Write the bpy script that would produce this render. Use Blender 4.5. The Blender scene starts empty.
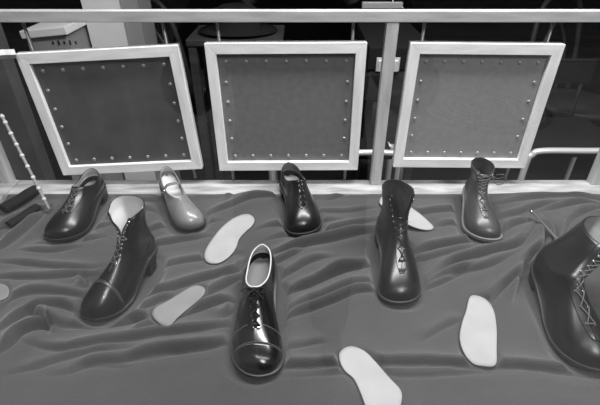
import bpy, bmesh, math, random
import numpy as np
from mathutils import Vector, Matrix
random.seed(5)
SC = bpy.context.scene
COL = SC.collection
PI = math.pi

# ------------------------------------------------------------------ camera
F, PITCH, H = 440.0, math.radians(33.4), 0.70
cam = bpy.data.cameras.new('camera'); co = bpy.data.objects.new('camera', cam); COL.objects.link(co)
co.location = (0, 0, H); co.rotation_euler = (PI/2 - PITCH, 0, 0)
cam.sensor_width = 36; cam.lens = F/600*36; cam.clip_start = 0.02
SC.camera = co
cp, sp = math.cos(PITCH), math.sin(PITCH)

def at(px, py, z=0.0):
    """world point at height z on the line of sight of a measured photo position"""
    x = (px-300)/F; y = -(py-202.5)/F
    t = (z-H)/(-sp+y*cp)
    return Vector((x*t, (cp+y*sp)*t, z))

def at_y(px, py, Y):
    x = (px-300)/F; y = -(py-202.5)/F
    t = Y/(cp+y*sp)
    return Vector((x*t, Y, H+t*(-sp+y*cp)))

# ------------------------------------------------------------------ materials
def mat(name, col, rough=.6, spec=.5, metal=0, coat=0, bump=None, var=None, coatr=.1):
    m = bpy.data.materials.new(name); m.use_nodes = True
    nt = m.node_tree; b = nt.nodes['Principled BSDF']
    c = (col, col, col, 1) if isinstance(col, (int, float)) else (*col, 1)
    b.inputs['Base Color'].default_value = c
    b.inputs['Roughness'].default_value = rough
    b.inputs['Specular IOR Level'].default_value = spec
    b.inputs['Metallic'].default_value = metal
    b.inputs['Coat Weight'].default_value = coat
    b.inputs['Coat Roughness'].default_value = coatr
    tc = nt.nodes.new('ShaderNodeTexCoord')
    if var:                       # (scale xyz, amount)
        mp = nt.nodes.new('ShaderNodeMapping'); mp.inputs['Scale'].default_value = var[0]
        n = nt.nodes.new('ShaderNodeTexNoise'); n.inputs['Detail'].default_value = 5; n.inputs['Scale'].default_value = 1
        r = nt.nodes.new('ShaderNodeMapRange')
        r.inputs['From Min'].default_value = .3; r.inputs['From Max'].default_value = .7
        r.inputs['To Min'].default_value = 1-var[1]; r.inputs['To Max'].default_value = 1+var[1]
        mx = nt.nodes.new('ShaderNodeVectorMath'); mx.operation = 'SCALE'
        mx.inputs[0].default_value = c[:3]
        nt.links.new(tc.outputs['Object'], mp.inputs[0]); nt.links.new(mp.outputs[0], n.inputs['Vector'])
        nt.links.new(n.outputs['Fac'], r.inputs['Value']); nt.links.new(r.outputs[0], mx.inputs['Scale'])
        nt.links.new(mx.outputs[0], b.inputs['Base Color'])
    if bump:                      # (scale, strength, distance)
        n = nt.nodes.new('ShaderNodeTexNoise'); n.inputs['Scale'].default_value = bump[0]; n.inputs['Detail'].default_value = 4
        bp = nt.nodes.new('ShaderNodeBump'); bp.inputs['Strength'].default_value = bump[1]; bp.inputs['Distance'].default_value = bump[2]
        nt.links.new(tc.outputs['Object'], n.inputs['Vector']); nt.links.new(n.outputs['Fac'], bp.inputs['Height'])
        nt.links.new(bp.outputs[0], b.inputs['Normal'])
    return m

M = {}
M['leather_black'] = mat('black_leather', .007, .30, .4, coat=.25, coatr=.15, bump=(40, .12, .002))
M['leather_shiny'] = mat('polished_leather', .006, .24, .45, coat=.6, coatr=.12, bump=(35, .1, .002))
M['leather_dark'] = mat('dark_leather', .006, .33, .45, coat=.2, coatr=.2, bump=(45, .16, .002), var=((25, 25, 25), .25))
M['leather_brown'] = mat('mid_leather', .040, .38, .45, coat=.2, coatr=.2, bump=(45, .16, .002), var=((25, 25, 25), .2))
M['leather_grey'] = mat('grey_leather', .17, .33, .5, coat=.35, coatr=.18, bump=(120, .2, .002), var=((30, 30, 30), .15))
M['sole'] = mat('sole_edge', .02, .45)
M['sole_pale'] = mat('pale_sole_edge', .16, .5)
M['rubber'] = mat('black_rubber', .012, .6)
M['lining_white'] = mat('pale_lining', .55, .7, .2, bump=(200, .15, .001), var=((40, 40, 40), .08))
M['lining_grey'] = mat('grey_lining', .22, .7, .2, bump=(200, .15, .001), var=((40, 40, 40), .12))
M['lining_dark'] = mat('dark_lining', .05, .75, .2, bump=(160, .3, .002), var=((60, 60, 60), .3))
M['footbed'] = mat('footbed', .16, .7, .2, bump=(200, .15, .001))
M['lace'] = mat('lace', .010, .7, .2)
M['lace_pale'] = mat('worn_lace', .10, .7, .2)
M['stitch'] = mat('stitching', .16, .6)
M['metal'] = mat('bright_metal', .6, .25, metal=1)
M['metal_dark'] = mat('dull_metal', .16, .4, metal=.8)
M['insole'] = mat('insole_leather', .33, .65, .25, bump=(150, .12, .001), var=((18, 18, 18), .07))
M['insole_dim'] = mat('insole_leather_grey', .20, .65, .25, bump=(150, .12, .001), var=((18, 18, 18), .1))
M['wood'] = mat('pale_wood', .80, .55, .3, bump=(80, .2, .001), var=((9, 60, 60), .13))
M['wood_v'] = mat('pale_wood_upright', .78, .55, .3, bump=(80, .2, .001), var=((60, 60, 9), .13))
M['wood_rail'] = mat('grey_pale_wood', .46, .55, .3, bump=(80, .2, .001), var=((7, 50, 50), .22))
M['wood_post'] = mat('post_wood', .46, .55, .3, bump=(80, .2, .001), var=((60, 60, 9), .18))
M['wood_sill'] = mat('worn_pale_wood', .36, .6, .3, bump=(50, .4, .002), var=((9, 45, 45), .42))
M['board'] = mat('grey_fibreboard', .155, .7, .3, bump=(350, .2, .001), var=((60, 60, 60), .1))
M['board_lit'] = mat('lit_fibreboard', .23, .7, .3, bump=(350, .2, .001), var=((60, 60, 60), .1))  # fibreboard lightened: veil and light on the right panel put into colour
M['board_dark'] = mat('dark_fibreboard', .068, .6, .3, bump=(350, .2, .001), var=((14, 14, 10), .25))  # same fibreboard in a darker base tone
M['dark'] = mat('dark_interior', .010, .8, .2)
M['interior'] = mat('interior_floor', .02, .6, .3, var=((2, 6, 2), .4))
M['haze_grey'] = mat('grey_haze', .07, .8, .2, var=((5, 5, 5), .35))  # reflection haze put into a flat grey
M['dark_wood'] = mat('dark_wood', .035, .5, .4, var=((6, 6, 40), .4))
M['plaster'] = mat('pale_plaster', .75, .8, .2, var=((6, 6, 6), .06))
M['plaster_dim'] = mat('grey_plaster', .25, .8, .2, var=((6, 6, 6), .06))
M['roll'] = mat('black_cloth', .012, .9, .1, bump=(400, .4, .001))
M['cane'] = mat('cane', .22, .45, .4, var=((40, 40, 8), .3))
M['coat'] = mat('dark_coat', .008, .9, .1)
M['skin'] = mat('skin', .35, .6, .3)
M['paving'] = mat('paving', .25, .85, .2, bump=(40, .3, .005), var=((3, 3, 3), .2))
M['asphalt'] = mat('asphalt', .14, .85, .2, var=((1.2, 5, 2), .35))
M['facade'] = mat('facade', .12, .85, .2, var=((.7, .7, .7), .3))
M['kerb'] = mat('kerb', .3, .8, .2)
M['grate'] = mat('pale_iron', .6, .6, .4)
M['chrome'] = mat('pale_chrome', .75, .3, metal=.35)
M['rod'] = mat('steel_rod', .34, .4, metal=.5)
M['iron'] = mat('cast_iron', .04, .5, .5)

# cloth: fine weave
def cloth_mat():
    m = mat('grey_felt', .056, .92, .12, var=((9, 9, 9), .07))
    nt = m.node_tree; b = nt.nodes['Principled BSDF']
    b.inputs['Sheen Weight'].default_value = .25; b.inputs['Sheen Roughness'].default_value = .5
    tc = nt.nodes.new('ShaderNodeTexCoord')
    n1 = nt.nodes.new('ShaderNodeTexNoise'); n1.inputs['Scale'].default_value = 420; n1.inputs['Detail'].default_value = 3
    n2 = nt.nodes.new('ShaderNodeTexNoise'); n2.inputs['Scale'].default_value = 22; n2.inputs['Detail'].default_value = 3
    b1 = nt.nodes.new('ShaderNodeBump'); b1.inputs['Strength'].default_value = .8; b1.inputs['Distance'].default_value = .0025
    b2 = nt.nodes.new('ShaderNodeBump'); b2.inputs['Strength'].default_value = .25; b2.inputs['Distance'].default_value = .006
    nt.links.new(tc.outputs['Object'], n1.inputs['Vector']); nt.links.new(tc.outputs['Object'], n2.inputs['Vector'])
    nt.links.new(n1.outputs['Fac'], b1.inputs['Height']); nt.links.new(n2.outputs['Fac'], b2.inputs['Height'])
    nt.links.new(b2.outputs[0], b1.inputs['Normal']); nt.links.new(b1.outputs[0], b.inputs['Normal'])
    return m
M['cloth'] = cloth_mat()

def glass_mat():
    m = bpy.data.materials.new('shop_glass'); m.use_nodes = True; nt = m.node_tree
    for n in list(nt.nodes): nt.nodes.remove(n)
    out = nt.nodes.new('ShaderNodeOutputMaterial'); mix = nt.nodes.new('ShaderNodeMixShader')
    tr = nt.nodes.new('ShaderNodeBsdfTransparent'); gl = nt.nodes.new('ShaderNodeBsdfGlossy')
    gl.inputs['Roughness'].default_value = 0.0; gl.inputs['Color'].default_value = (1, 1, 1, 1)
    tr.inputs['Color'].default_value = (.98, .98, .98, 1)
    lw = nt.nodes.new('ShaderNodeLayerWeight'); lw.inputs['Blend'].default_value = .5   # Facing = 1-cos
    pw = nt.nodes.new('ShaderNodeMath'); pw.operation = 'POWER'; pw.inputs[1].default_value = 5
    mu = nt.nodes.new('ShaderNodeMath'); mu.operation = 'MULTIPLY_ADD'; mu.inputs[1].default_value = .955; mu.inputs[2].default_value = .045
    nt.links.new(lw.outputs['Facing'], pw.inputs[0]); nt.links.new(pw.outputs[0], mu.inputs[0])
    nt.links.new(mu.outputs[0], mix.inputs[0]); nt.links.new(tr.outputs[0], mix.inputs[1]); nt.links.new(gl.outputs[0], mix.inputs[2])
    nt.links.new(mix.outputs[0], out.inputs[0])
    return m
M['glass'] = glass_mat()

# ------------------------------------------------------------------ mesh helpers
def obj(name, vf, m, parent=None, smooth=True, loc=None):
    me = bpy.data.meshes.new(name)
    if isinstance(vf, bmesh.types.BMesh):
        vf.to_mesh(me); vf.free()
    else:
        me.from_pydata([tuple(v) for v in vf[0]], [], vf[1])
    me.materials.append(m if not isinstance(m, str) else M[m])
    if smooth:
        me.polygons.foreach_set('use_smooth', [True]*len(me.polygons))
    me.update()
    o = bpy.data.objects.new(name, me); COL.objects.link(o)
    if parent is not None: o.parent = parent
    if loc is not None: o.location = loc
    return o

def tag(o, label, cat, group=None):
    o['label'] = label; o['category'] = cat
    if group: o['group'] = group
    return o

def thing(name, label, cat, loc, rotz=0, group=None):
    o = bpy.data.objects.new(name, None); COL.objects.link(o)
    o.location = loc; o.rotation_euler = (0, 0, rotz); o.empty_display_size = .05
    return tag(o, label, cat, group)

def struct(name, vf, m, smooth=False):
    o = obj(name, vf, m, smooth=smooth); o['kind'] = 'structure'; return o

def bm_box(bm, c, s, bev=0.0, rot=None):
    r = bmesh.ops.create_cube(bm, size=1)
    vs = r['verts']
    for v in vs:
        v.co = Vector((v.co.x*s[0], v.co.y*s[1], v.co.z*s[2]))
    if bev:
        es = list({e for v in vs for e in v.link_edges})
        rb = bmesh.ops.bevel(bm, geom=es, offset=bev, segments=2, affect='EDGES', profile=.6)
        vs = list({v for f in rb['faces'] for v in f.verts} | {v for v in vs if v.is_valid})
    for v in vs:
        p = v.co.copy()
        if rot is not None: p = rot @ p
        v.co = p + Vector(c)
    return vs

def box(c, s, bev=0.0, rot=None):
    bm = bmesh.new(); bm_box(bm, c, s, bev, rot); return bm

def catmull(pts, n=8, closed=False):
    P = [Vector(p) for p in pts]; out = []
    m = len(P); rng = range(m) if closed else range(m-1)
    for i in rng:
        if closed: a, b, c, d = P[(i-1) % m], P[i], P[(i+1) % m], P[(i+2) % m]
        else: a, b, c, d = P[max(i-1, 0)], P[i], P[i+1], P[min(i+2, m-1)]
        for k in range(n):
            t = k/n
            out.append(.5*((2*b)+(c-a)*t+(2*a-5*b+4*c-d)*t*t+(3*b-a-3*c+d)*t**3))
    if not closed: out.append(P[-1])
    return out

def tube(pts, r, seg=8, closed=False, cap=True):
    """returns (verts, faces); r number or list"""
    P = [Vector(p) for p in pts]; n = len(P); V = []; Fc = []
    R = r if isinstance(r, (list, tuple)) else [r]*n
    up = Vector((0, 0, 1)); prev = None
    for i in range(n):
        if closed: t = (P[(i+1) % n]-P[i-1])
        else: t = P[min(i+1, n-1)]-P[max(i-1, 0)]
        t.normalize()
        if prev is None:
            a = up if abs(t.z) < .9 else Vector((1, 0, 0))
            nrm = (a - t*a.dot(t)).normalized()
        else:
            nrm = (prev - t*prev.dot(t)).normalized()
        prev = nrm; bi = t.cross(nrm)
        for k in range(seg):
            an = 2*PI*k/seg
            V.append(P[i]+(nrm*math.cos(an)+bi*math.sin(an))*R[i])
    m = n if closed else n-1
    for i in range(m):
        for k in range(seg):
            a = i*seg+k; b = i*seg+(k+1) % seg; j = (i+1) % n
            Fc.append((a, b, j*seg+(k+1) % seg, j*seg+k))
    if cap and not closed:
        Fc.append(tuple(range(seg-1, -1, -1))); Fc.append(tuple((n-1)*seg+k for k in range(seg)))
    return V, Fc

def join(*vfs):
    V = []; Fc = []
    for v, f in vfs:
        o = len(V); V += list(v); Fc += [tuple(i+o for i in q) for q in f]
    return V, Fc

def grid_faces(nr, nc, flip=False, off=0):
    f = []
    for i in range(nr-1):
        for j in range(nc-1):
            a = off+i*nc+j
            q = (a, a+1, a+nc+1, a+nc)
            f.append(q[::-1] if flip else q)
    return f

def slab(G, thick_dir):
    """closed thin solid from a grid of points and a grid of offset vectors"""
    nr = len(G); nc = len(G[0])
    V = [p for row in G for p in row] + [G[i][j]-thick_dir[i][j] for i in range(nr) for j in range(nc)]
    o = nr*nc
    f = grid_faces(nr, nc) + grid_faces(nr, nc, True, o)
    for j in range(nc-1):
        f.append((j, o+j, o+j+1, j+1)); a = (nr-1)*nc+j; f.append((a, a+1, o+a+1, o+a))
    for i in range(nr-1):
        a = i*nc; f.append((a, a+nc, o+a+nc, o+a)); a = i*nc+nc-1; f.append((a, o+a, o+a+nc, a+nc))
    return V, f

# ------------------------------------------------------------------ shoes
def interp(tab, x):
    """smooth interpolation on a table [(x, y), ...]"""
    if x <= tab[0][0]: return tab[0][1]
    if x >= tab[-1][0]: return tab[-1][1]
    for i in range(len(tab)-1):
        if x <= tab[i+1][0]:
            x0, y0 = tab[i]; x1, y1 = tab[i+1]
            h = x1-x0; t = (x-x0)/h
            def sl(k):
                if k == 0 : return (tab[1][1]-tab[0][1])/(tab[1][0]-tab[0][0])
                if k == len(tab)-1: return (tab[-1][1]-tab[-2][1])/(tab[-1][0]-tab[-2][0])
                return (tab[k+1][1]-tab[k-1][1])/(tab[k+1][0]-tab[k-1][0])
            m0, m1 = sl(i)*h, sl(i+1)*h
            return (2*t**3-3*t*t+1)*y0+(t**3-2*t*t+t)*m0+(-2*t**3+3*t*t)*y1+(t**3-t*t)*m1

def smooth(x, a=0., b=1.):
    t = min(max((x-a)/(b-a), 0), 1); return t*t*(3-2*t)

class Last:
    def __init__(s, L=.29, W=1.0, hh=.022, side=1, xa=.006, xb=.150, ow=1.0, zt=(.076, .060, .088), toe_h=.046, boot=None,
                 toe_w=1.0, fdir=(-.8, .6), flen=.055, swell=0):
        s.L, s.W, s.hh, s.side, s.xa, s.xb, s.ow, s.zt, s.toe_h, s.boot = L, W, hh, side, xa, xb, ow, zt, toe_h, boot
        s.toe_w = toe_w; s.fdir = Vector((fdir[0], 0, fdir[1])).normalized(); s.flen = flen; s.swell = swell
        s.dh = hh-.022
        s.wtab = [(0, 0), (.1, .0178), (.2, .0275), (.3, .0310), (.4, .0305), (.5, .0325), (.6, .0395), (.7, .0448),
                  (.8, .0415*toe_w), (.9, .0262*toe_w), (1, 0)]
        s.ttab = [(0, 0), (.1, .0115), (.2, .0200), (.3, .0245), (.4, .0262), (.5, .0262), (.6, .0250), (.7, .0220),
                  (.8, .0170), (.9, .0098), (1, 0)]
    def z0(s, x):
        q = x/s.L
        z = .007+(s.hh-.001)*(1-smooth(q, .2, .66))
        return z+.009*smooth(q, .74, 1.02)
    def cen(s, x):
        q = x/s.L
        return s.side*(.006*math.sin(PI*min(max(q, 0), 1))-.010*smooth(q, .5, 1.0)*q)
    def base(s, th, e=0.0):
        q = abs(th)/PI; sg = 1 if th >= 0 else -1
        S = (1-math.cos(th))/2
        x = S*s.L; w = interp(s.wtab, q)*s.W
        if e:
            d = .004
            q2, q1 = min(q+d, 1), max(q-d, 0)
            p2 = Vector(((1-math.cos(q2*PI))/2*s.L, interp(s.wtab, q2)*s.W)); p1 = Vector(((1-math.cos(q1*PI))/2*s.L, interp(s.wtab, q1)*s.W))
            t = (p2-p1).normalized(); nrm = Vector((-t.y, t.x))
            if q == 0: nrm = Vector((-1, 0))
            if q == 1: nrm = Vector((1, 0))
            x += nrm.x*e; w += nrm.y*e
        return Vector((x, s.cen(min(max(x, 0), s.L))+sg*w, s.z0(x)))
    def S(s, th, v, gap=True):
        q = abs(th)/PI; sg = 1 if th >= 0 else -1
        if v > 1 and s.boot and gap and s.boot.get('gap'):
            g = s.boot['gap']*smooth(v-1, s.boot.get('split', .3), s.boot.get('full', 1.0))
            th2 = th*(PI-g)/PI
        else: th2 = th
        B = s.base(th)
        q2 = abs(th2)/PI
        def ring(qq, tt):
            x = s.xa+(s.xb-s.xa)*(1-math.cos(qq*PI))/2
            w = interp(s.ttab, qq)*s.W*s.ow
            z = interp([(0, s.zt[0]), (.25, (s.zt[0]+s.zt[1])/2-.002), (.5, s.zt[1]), (.8, s.zt[2]*.75+s.zt[1]*.25), (1, s.zt[2])], qq)+s.dh
            return Vector((x, s.cen(x)+sg*w, z))
        T = ring(q if v <= 1 else q2, 0)
        if v <= 1:
            fr = smooth(q, .45, 1.0); bk = 1-smooth(q, 0, .4)
            a = .030+(s.toe_h-.030)*smooth(q, .6, 1.0)+.006*bk
            up = Vector((.0+.007*fr-.006*bk, sg*.006*math.sin(PI*q)**.5*s.W, a))
            P1 = B+up
            d = Vector((0, -sg*.18*(1-fr), 1)).lerp(s.fdir, fr).normalized()
            ln = .020*(1-fr)+s.flen*fr
            P2 = T-d*ln
            t = v
            P = B*(1-t)**3+P1*3*t*(1-t)**2+P2*3*t*t*(1-t)+T*t**3
            if s.swell: P += Vector((0, 0, s.swell*math.sin(PI*t)*fr))
            return P
        b = s.boot; k = v-1
        an = th2
        zf = b['zf'] if q > .5 else b['zb']
        z = b['zb']+(b['zf']-b['zb'])*smooth(q, .25, 1.0)+b.get('dip', 0)*math.sin(PI*q)**2
        sw = b.get('flare', 0)*smooth(q, .7, 1)*smooth(k, .35, 1)
        Top = Vector((b['cx']-b['rx']*math.cos(an), s.cen(b['cx'])+b['ry']*math.sin(an)+sg*sw+b.get('lean', 0), z+s.dh))
        P = T.lerp(Top, k)
        # waist of the ankle and upward bow
        P.z = T.z+(Top.z-T.z)*k
        nip = b.get('nip', .004)*math.sin(PI*min(k*1.3, 1))
        P.x += nip*math.cos(an)*1.0-.3*nip
        P.y -= math.sin(an)*nip*.8
        if q < .4: P.x -= b.get('calf', 0)*math.sin(PI*k)*(1-q/.4)
        return P
    def N(s, th, v, gap=True):
        vm = 2.0 if s.boot else 1.0
        e = .012; d = .02
        v1, v2 = max(v-e, 0), min(v+e, vm)
        if v <= 1 < v2: v2 = 1.0 if v < 1 else v2
        a = s.S(th, v2, gap)-s.S(th, v1, gap)
        t1, t2 = max(th-d, -PI), min(th+d, PI)
        b = s.S(t2, v, gap)-s.S(t1, v, gap)
        # the seam at the front: use the symmetric direction
        if abs(th) > PI-d and v <= 1:
            b = s.S(-PI+d, v, gap)-s.S(PI-d, v, gap)
        n = a.cross(b)
        if n.length < 1e-12: return Vector((0, 0, 1))
        return n.normalized()
    def side_th(s, sg, v, d, gap=True):
        """angle that lies a distance d along the row from the front seam"""
        acc = 0; p = s.S(sg*PI, v, gap); st = .03; th = PI
        while th > .2:
            th2 = th-st; p2 = s.S(sg*th2, v, gap); l = (p2-p).length
            if acc+l >= d: return sg*(th-st*(d-acc)/max(l, 1e-9))
            acc += l; th = th2; p = p2
        return sg*.2
    def pt(s, sg, v, d, off=0, gap=True):
        th = s.side_th(sg, v, d, gap)
        p = s.S(th, v, gap); n = s.N(th, v, gap)
        if off: p = p+n*off
        return p

def shoe(name, label, kind, toe_px, ang, P, mats, style, z=.0, group=None, toe_z=.0, pitch=0):
    """P: Last arguments.  style: dict of details"""
    s = Last(**P)
    toe = at(toe_px[0], toe_px[1], .008)
    a = math.radians(ang); d = Vector((math.cos(a), math.sin(a), 0))
    loc = Vector((toe.x, toe.y, 0))-d*(s.L+.004)
    root = thing(name, label, kind, (loc.x, loc.y, z), a, group)
    if pitch: root.rotation_euler = (0, math.radians(pitch), a)
    N = 84
    ths = [-PI+2*PI*j/N for j in range(N+1)]
    vs = [i/26 for i in range(27)]
    if s.boot: vs += [1+(i+1)/16 for i in range(16)]
    G = [[s.S(t, v) for t in ths] for v in vs]
    Nn = [[s.N(t, v) for t in ths] for v in vs]
    # smooth normals between rows / at the ankle
    th_ = style.get('thick', .0022)
    def upper_mesh():
        bm = bmesh.new()
        V = [[bm.verts.new(p) for p in r] for r in G]
        for i in range(len(G)-1):
            for j in range(N):
                try: bm.faces.new((V[i][j], V[i][j+1], V[i+1][j+1], V[i+1][j]))
                except ValueError: pass
        # rim
        last = V[-1]; inn = [bm.verts.new(G[-1][j]-Nn[-1][j]*th_) for j in range(N+1)]
        for j in range(N):
            bm.faces.new((last[j], last[j+1], inn[j+1], inn[j]))
        bmesh.ops.remove_doubles(bm, verts=bm.verts, dist=2e-5)
        bmesh.ops.recalc_face_normals(bm, faces=bm.faces)
        return bm
    up = obj('upper', upper_mesh(), mats['upper'], root)
    # lining
    i0 = 8
    LV = [G[i][j]-Nn[i][j]*th_ for i in range(i0, len(G)) for j in range(N+1)]
    obj('lining', (LV, grid_faces(len(G)-i0, N+1, True)), mats['lining'], root)
    # footbed
    rows = 24; V = []; nc = 7
    for i in range(rows):
        q = .04+.92*i/(rows-1)
        for k in range(nc):
            u = -1+2*k/(nc-1)
            pl = s.base(q*PI); pr = s.base(-q*PI)
            m = (pl+pr)/2; p = m+(pl-pr)/2*u*.93
            V.append(Vector((p.x, p.y, p.z+.005+.003*u*u)))
    obj('footbed', (V, grid_faces(rows, nc)), mats['footbed'], root)
    # sole
    e = style.get('welt', .0045); ts = style.get('sole_t', .006)
    bm = bmesh.new()
    no = 96
    o1 = []; o2 = []; o3 = []
    for j in range(no):
        t = -PI+2*PI*j/no
        p = s.base(t, e); o1.append(bm.verts.new(p+Vector((0, 0, .0015)))); 
        o2.append(bm.verts.new(p+Vector((0, 0, -ts))))
        p3 = s.base(t, -.004); o3.append(bm.verts.new(p3+Vector((0, 0, .0025))))
    for j in range(no):
        k = (j+1) % no
        bm.faces.new((o2[j], o2[k], o1[k], o1[j])); bm.faces.new((o1[j], o1[k], o3[k], o3[j]))
    for j in range(no//2):      # underside strips, left to right
        a1, b1 = j, (j+1) % no; a2, b2 = (no-j) % no, (no-j-1) % no
        fs = []
        for v in (o2[a1], o2[b1], o2[b2], o2[a2]):
            if v not in fs: fs.append(v)
        if len(fs) > 2:
            try: bm.faces.new(fs)
            except ValueError: pass
    bmesh.ops.recalc_face_normals(bm, faces=bm.faces)
    so = obj('sole', bm, mats.get('sole', 'sole'), root, smooth=False)
    # heel block
    taper = style.get('heel_taper', .03); hx = style.get('heel_len', .25)*s.L; hs = style.get('heel_shift', 0)
    qh = math.acos(1-2*hx/s.L)/PI
    pl = [s.base(qh*PI*(1-k/14), e*.7) for k in range(15)]+[s.base(-qh*PI*(k/14), e*.7) for k in range(1, 15)]
    cx = hx*.5; lv = 8; V = []
    for r in range(lv):
        f = r/(lv-1)
        for p in pl:
            ztop = s.z0(p.x)-ts
            zz = ztop*(1-f)+.0005*f
            sc = 1-taper*(math.sin(f*PI/2) if taper > .1 else f)
            V.append(Vector((cx+(p.x-cx)*sc+hs*f, s.cen(cx)+(p.y-s.cen(cx))*sc, zz)))
    n = len(pl); fc = []
    for r in range(lv-1):
        for k in range(n):
            a_ = r*n+k; b_ = r*n+(k+1) % n
            fc.append((a_, b_, b_+n, a_+n))
    fc.append(tuple(range((lv-1)*n, lv*n))); fc.append(tuple(range(n-1, -1, -1)))
    obj('heel', (V, fc), mats.get('heel', 'rubber'), root, smooth=False)

    def patch(name, vlist, dl, off, th, m, sides=(1, -1), gap=True, parent=root):
        for sg in sides:
            Gp = []; Dp = []
            for v in vlist:
                d0, d1 = dl(v) if callable(dl) else dl
                row = []; dr = []
                for k in range(7):
                    dd = d0+(d1-d0)*k/6
                    t = s.side_th(sg, v, dd, gap); nn = s.N(t, v, gap)
                    row.append(s.S(t, v, gap)+nn*off); dr.append(nn*th)
                Gp.append(row); Dp.append(dr)
            bm = bmesh.new(); V, Fq = slab(Gp, Dp)
            vv = [bm.verts.new(p) for p in V]
            for q in Fq:
                try: bm.faces.new([vv[i] for i in q])
                except ValueError: pass
            bmesh.ops.recalc_face_normals(bm, faces=bm.faces)
            o = obj(name, bm, m, parent)
            md = o.modifiers.new('edge', 'BEVEL'); md.width = .0004; md.segments = 1; md.limit_method = 'ANGLE'
    # rim piping
    if style.get('rim'):
        pts = [s.S(-PI+2*PI*j/60, 1.0)-s.N(-PI+2*PI*j/60, 1.0)*th_*.5 for j in range(60)]
        obj('collar_edge', tube(pts, style.get('rim_r', .0016), 6, closed=True), style['rim'], root)
    lc = style.get('lacing')
    if lc:
        v0, v1 = lc['v']; n = lc['n']
        vl = [v0+(v1-v0)*i/22 for i in range(23)]
        wmin, wmax = lc.get('w', (.010, .020))
        d_in = lc.get('d_in', .0022)
        def dl(v):
            k = (v-v0)/(v1-v0)
            w = wmin+(wmax-wmin)*smooth(k, -.05, .5)
            rnd = math.sqrt(max(0, 1-(1-min(k/.18, 1))**2))
            return (d_in, max(d_in+.001, d_in+(w-d_in)*(.35+.65*rnd)))
        patch('facing', vl, dl, .0017, .0022, mats.get('facing', mats['upper']))
        # tongue under the laces
        def tongue():
            tv = [v0+.02+(lc.get('tongue_to', v1)-v0-.02)*i/20 for i in range(21)]
            Gp = []; Dp = []
            tw = lc.get('tongue_w', .004)
            for v in tv:
                row = []; dr = []
                for k in range(9):
                    u = -1+k/4
                    sg = 1 if u >= 0 else -1
                    vv = min(v, 2.0 if s.boot else 1.0)
                    t = s.side_th(sg, vv, abs(u)*(tw if v <= 1.02 else lc.get('tongue_wt', .018)), False)
                    nn = s.N(t, vv, False); off = .0005 if v < 1.0 else -.0045*smooth(v, 1.0, 1.25)
                    row.append(s.S(t, vv, False)+nn*off); dr.append(nn*.0012)
                Gp.append(row); Dp.append(dr)
            return slab(Gp, Dp)
        obj('tongue', tongue(), mats.get('tongue', 'lace'), root)
        L1 = []; R1 = []
        ev = [v0+(v1-v0)*(lc.get('e0', .10)+(lc.get('e1', .94)-lc.get('e0', .10))*i/(n-1)) for i in range(n)]
        ed = lc.get('ed', .0065)
        for i, v in enumerate(ev):
            for sg, lst in ((1, L1), (-1, R1)):
                t = s.side_th(sg, v, ed); p = s.S(t, v); nn = s.N(t, v)
                lst.append((p, nn))
                c = p+nn*.0021
                ax = nn.orthogonal().normalized(); ay = nn.cross(ax)
                rr = .0019
                pts = [c+(ax*math.cos(2*PI*k/8)+ay*math.sin(2*PI*k/8))*rr for k in range(8)]
                hook = lc.get('hooks', 99)
                ob = obj('eyelet' if i < hook else 'lace_hook', tube(pts, .0007 if i < hook else .0011, 5, closed=True), lc.get('eye_m', 'metal_dark'), root)
        lr = lc.get('r', .0011); lace = []
        nl = lc.get('laced', n); mode = lc.get('mode', 'cross')
        for i in range(nl):
            pL, nL = L1[i]; pR, nR = R1[i]
            up_ = (nL+nR).normalized()
            if mode == 'bar' or i == 0:
                lace.append(tube(catmull([pL+nL*.001, pL+nL*.0036, (pL+pR)/2+up_*.0048, pR+nR*.0036, pR+nR*.001], 4), lr, 6))
            if i+1 < nl:
                qL, mL = L1[i+1]; qR, mR = R1[i+1]
                up2 = (up_+(mL+mR).normalized()).normalized()
                mid = (pL+pR+qL+qR)/4+up2*(.0052 if mode == 'cross' else .0042)
                lace.append(tube(catmull([pL+nL*.001, pL+nL*.0034, mid, qR+mR*.0036, qR+mR*.001], 4), lr, 6))
                lace.append(tube(catmull([pR+nR*.001, pR+nR*.0034, mid+up2*.0018, qL+mL*.0036, qL+mL*.001], 4), lr, 6))
        pL, nL = L1[nl-1]; pR, nR = R1[nl-1]; up_ = (nL+nR).normalized(); mid = (pL+pR)/2+up_*.006
        if lc.get('bow'):
            b = lc['bow']
            fwd = Vector((1, 0, 0)); y = Vector((0, 1, 0))
            lace.append(tube(catmull([pL+nL*.001, mid, pR+nR*.001], 5), lr, 6))
            for sg in (1, -1):
                lace.append(tube(catmull([mid, mid+y*sg*.012*b+up_*.006-fwd*.004, mid+y*sg*.024*b+up_*.002+fwd*.002, mid+y*sg*.014*b+fwd*.008, mid], 6), lr, 6))
                lace.append(tube(catmull([mid, mid+y*sg*.010*b+fwd*.012, mid+y*sg*.019*b+fwd*.024-up_*.004], 6), lr, 6))
        for ex in lc.get('loose', []):   # extra loose lace runs: offsets from the top eyelets
            sg, offs = ex
            base = (pL, nL) if sg > 0 else (pR, nR)
            lace.append(tube(catmull([base[0]+base[1]*.002]+[base[0]+Vector(o_) for o_ in offs], 6), lr, 6))
        if lace: obj('lace', join(*lace), lc.get('lace_m', 'lace'), root)
    # toe cap and stitched lines
    def iso(xc, dth):
        out = []
        for k in range(33):
            t = PI-dth+2*dth*k/32
            th = t if t <= PI else t-2*PI
            if s.S(th, 0).x < xc-.0: out.append((th, None)); continue
            lo, hi = 0., 1.
            for _ in range(22):
                md = (lo+hi)/2
                if s.S(th, md).x > xc: lo = md
                else: hi = md
            out.append((th, lo))
        return [(a_, b_) for a_, b_ in out if b_ is not None]
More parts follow.
